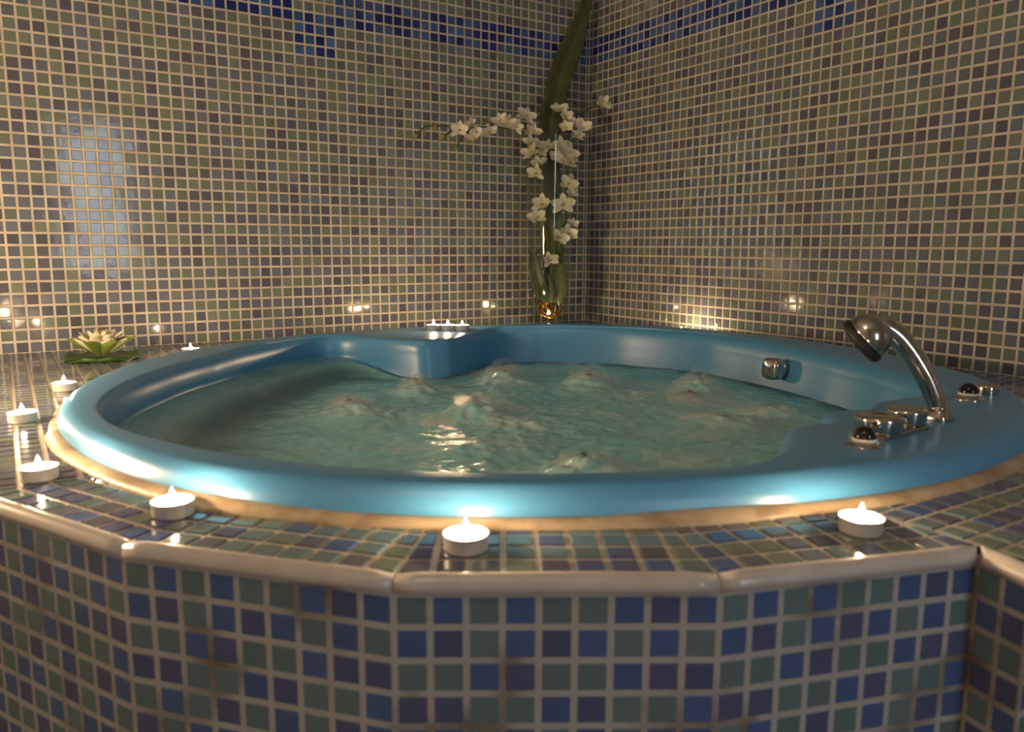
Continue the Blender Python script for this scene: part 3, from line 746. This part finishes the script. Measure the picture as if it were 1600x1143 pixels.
# hand shower and its socket
hb = on_rim(1465, 654); hd = depth(hb); k_ = F_PX / hd
hol = thing('shower_socket', 'chrome socket on the blue rim that holds the hand shower', 'shower holder', tuple(hb))
mb = MB(); r = 26 / k_
lathe(mb, [(0, -.15), (r * .78, -.15), (r * .80, -.02), (r * .82, .02), (r * .76, .18), (r * .66, .40), (r * .60, .48), (r * .45, .52), (0, .52)], hb, seg=8 * 5, sq=3.2); mb.build('base', CHROME, hol)
mb = MB(); lathe(mb, [(r * .46, .50), (r * .50, .56), (r * .42, .62), (0, .62)], hb, seg=32); mb.build('collar', CHROME, hol)
hs = thing('hand_shower', 'chrome hand shower with curved handle and dark rubber spray ring on the right rim', 'hand shower', tuple(hb))
def hp(px, py, dz=0.): return at_depth(px, py, hd + dz)
path = catmull([hp(1464, 637), hp(1459, 618), hp(1449, 594), hp(1435, 569), hp(1419, 545), hp(1403, 526), hp(1388, 514), hp(1374, 508), hp(1362, 510)], 7)
rad = np.interp(np.linspace(0, 1, len(path)), [0, .1, .3, .5, .7, .85, 1], np.array([12.5, 14, 16, 17, 18, 19, 16]) / k_)
mb = MB(); tube(mb, path, rad, 24, ref=UP); mb.build('handle', CHROME, hs)
hc = hp(1362, 521); ax = -RT * .66 - UP * .60 + FW * .42; ax /= np.linalg.norm(ax); r = 38 / k_
mb = MB(); lathe(mb, [(0, -r * .74), (r * .32, -r * .69), (r * .60, -r * .54), (r * .82, -r * .30), (r * .94, -r * .04), (r * .98, r * .20), (r * .95, r * .32), (r * .80, r * .36), (0, r * .36)], hc, axis=ax, seg=44); mb.build('shower_head', CHROME, hs)
mb = MB(); prr = [(r * .80, r * .31), (r * 1.01, r * .32), (r * 1.06, r * .42), (r * 1.04, r * .58), (r * .92, r * .68), (r * .5, r * .72), (0, r * .72)]
lathe(mb, prr, hc, axis=ax, seg=44, cap=False)
a_, b_, n_ = frame_of(ax)
for q in range(16):
    t = q * 2 * math.pi / 16; cc = hc + (a_ * math.cos(t) + b_ * math.sin(t)) * r * .98 + n_ * r * .46
    lathe(mb, [(0, -.06), (.07, -.04), (.08, .02), (.05, .07), (0, .08)], cc, axis=a_ * math.cos(t) + b_ * math.sin(t), seg=8, cap=False)
mb.build('spray_ring', RUBBER, hs)

# mixer taps: two round knobs on a chrome plate
t1, t2 = on_rim(1372, 680), on_rim(1416, 668); tk = F_PX / depth(t1)
tap = thing('mixer_tap', 'pair of round chrome tap knobs on a flat plate beside the hand shower', 'tap', tuple(t1))
d = (t2 - t1); d /= np.linalg.norm(d); sd = np.array((-d[1], d[0], 0)); Ld = np.linalg.norm(t2 - t1)
mb = MB(); hw = .78; pts2 = [(-1.0, -hw), (Ld + .5, -hw), (Ld + 1.05, -hw * .55), (Ld + 1.05, hw * .55), (Ld + .5, hw), (-1.0, hw)]
lo = [t1 + d * u_ + sd * v_ - np.array((0, 0, .12)) for u_, v_ in pts2]; hi = [t1 + d * u_ + sd * v_ + np.array((0, 0, .14)) for u_, v_ in pts2]; hi2 = [t1 + (d * u_ + sd * v_) * .97 + np.array((0, 0, .19)) for u_, v_ in pts2]
n6 = 6; mb.add(lo + hi + hi2, [tuple(range(n6))[::-1], tuple(range(2 * n6, 3 * n6))] + [(i, (i + 1) % n6, n6 + (i + 1) % n6, n6 + i) for i in range(n6)] + [(n6 + i, n6 + (i + 1) % n6, 2 * n6 + (i + 1) % n6, 2 * n6 + i) for i in range(n6)])
mb.build('base_plate', CHROME, tap, smooth=False)
for c, rr in ((t1, 36 / tk), (t2, 29 / (F_PX / depth(t2)))):
    mb = MB(); lathe(mb, [(0, .18), (rr * .90, .18), (rr * .93, .30), (rr * .97, .5), (rr, .72), (rr * 1.0, .80), (rr * .96, .87), (rr * .85, .90), (rr * .55, .88), (rr * .5, .86), (0, .86)], c, seg=44); mb.build('knob', CHROME, tap)
def button(label, px, py, w):
    c = on_rim(px, py); k = F_PX / depth(c); r = w / 2 / k
    t = thing('push_button', label, 'button', tuple(c), 'dome push buttons on the tub rim')
    mb = MB(); lathe(mb, [(0, -.1), (r, -.1), (r, .03), (r * .97, .08), (r * .75, .16), (r * .6, .22), (0, .22)], c, seg=40); mb.build('flange', CHROME, t)
    mb = MB(); lathe(mb, [(r * .58, .20), (r * .66, .22), (r * .67, .30), (r * .64, .36), (0, .36)], c, seg=40); mb.build('ring', WHITE, t)
    mb = MB(); lathe(mb, [(r * .60, .35)] + [(r * .60 * math.cos(a), .38 + r * .62 * math.sin(a)) for a in np.linspace(.05, 1.57, 9)], c, seg=36); mb.build('dome', BLACK, t)
button('black dome push button with chrome flange in front of the chrome tap knobs', 1350, 697, 57)
button('black dome push button with chrome flange at the right, beyond the hand shower', 1513, 623, 46)
c = on_rim(1541, 614); r = 17 / (F_PX / depth(c)); mb = MB()
lathe(mb, [(0, -.1), (r * .97, -.1), (r, .02), (r, .38), (r * .96, .46), (r * .88, .48), (r * .82, .45), (r * .5, .44), (0, .46)], c, seg=40)
tag(mb.build('round_knob', CHROME, origin=tuple(c)), 'low round chrome knob right beside the farther black push button', 'knob')
# overflow knob on the inner wall
kk = 354; t = math.radians(kk); rr = ri[kk] - .1
oc = np.array((TC[0] + rr * math.cos(t), TC[1] + rr * math.sin(t), -.55)); oax = np.array((-math.cos(t), -math.sin(t), .05))
ov = thing('overflow_knob', 'rounded chrome overflow knob on the inner blue wall of the tub', 'overflow knob', tuple(oc))
mb = MB(); lathe(mb, [(0, -.3), (.66, -.3), (.70, .1), (.70, .42), (.62, .5), (0, .5)], oc, axis=oax, seg=40, sq=3); mb.build('collar', CHROME, ov)
mb = MB(); lathe(mb, [(.66, .5), (.82, .58), (.86, .7), (.86, 1.25), (.77, 1.42), (.6, 1.48), (0, 1.50)], oc, axis=oax, seg=48, sq=3.4); mb.build('knob', CHROME, ov)

# ------------------------------------------------------------------ unseen pendant added behind the camera as warm fill for the walls
LPX, LPY, LPZ = -72, -72, 66
lp = thing('fill_pendant', 'round warm pendant added behind the viewpoint as unseen fill light', 'lamp', (LPX, LPY, LPZ))
mb = MB(); lathe(mb, [(0, -4.)] + [(4. * math.cos(a), 4. * math.sin(a)) for a in np.linspace(-1.45, 1.45, 13)] + [(0, 4.)], (LPX, LPY, LPZ), seg=32, cap=False)
mb.build('globe', emit('fill pendant glow', (1., .72, .46), FILL_PENDANT_STRENGTH), lp)
mb = MB(); tube(mb, [(LPX, LPY, LPZ + 3.9), (LPX, LPY, CEIL)], .2, 8); mb.build('cord', BLACK, lp)
# glowing globe added out of view on the left deck to brighten the walls
LNX, LNY = -71., -29.
ln = thing('fill_lantern', 'warm globe added out of view on the left deck as fill light', 'lamp', (LNX, LNY, .06))
mb = MB(); lathe(mb, [(0, 0), (2.2, 0), (2.2, .3), (1.2, .7), (.8, 1.6), (1.2, 2.2), (0, 2.2)], (LNX, LNY, .06), seg=32); mb.build('base', CHROME, ln)
mb = MB(); lathe(mb, [(0, 2.2)] + [(2.8 * math.cos(a), 4.9 + 2.8 * math.sin(a)) for a in np.linspace(-1.3, 1.5, 13)] + [(0, 7.7)], (LNX, LNY, .06), seg=32, cap=False); mb.build('globe', emit('fill lantern glow', (1., .69, .41), FILL_LANTERN_STRENGTH), ln)
for o in SC.objects:
    if '_o' in o.keys(): del o['_o']
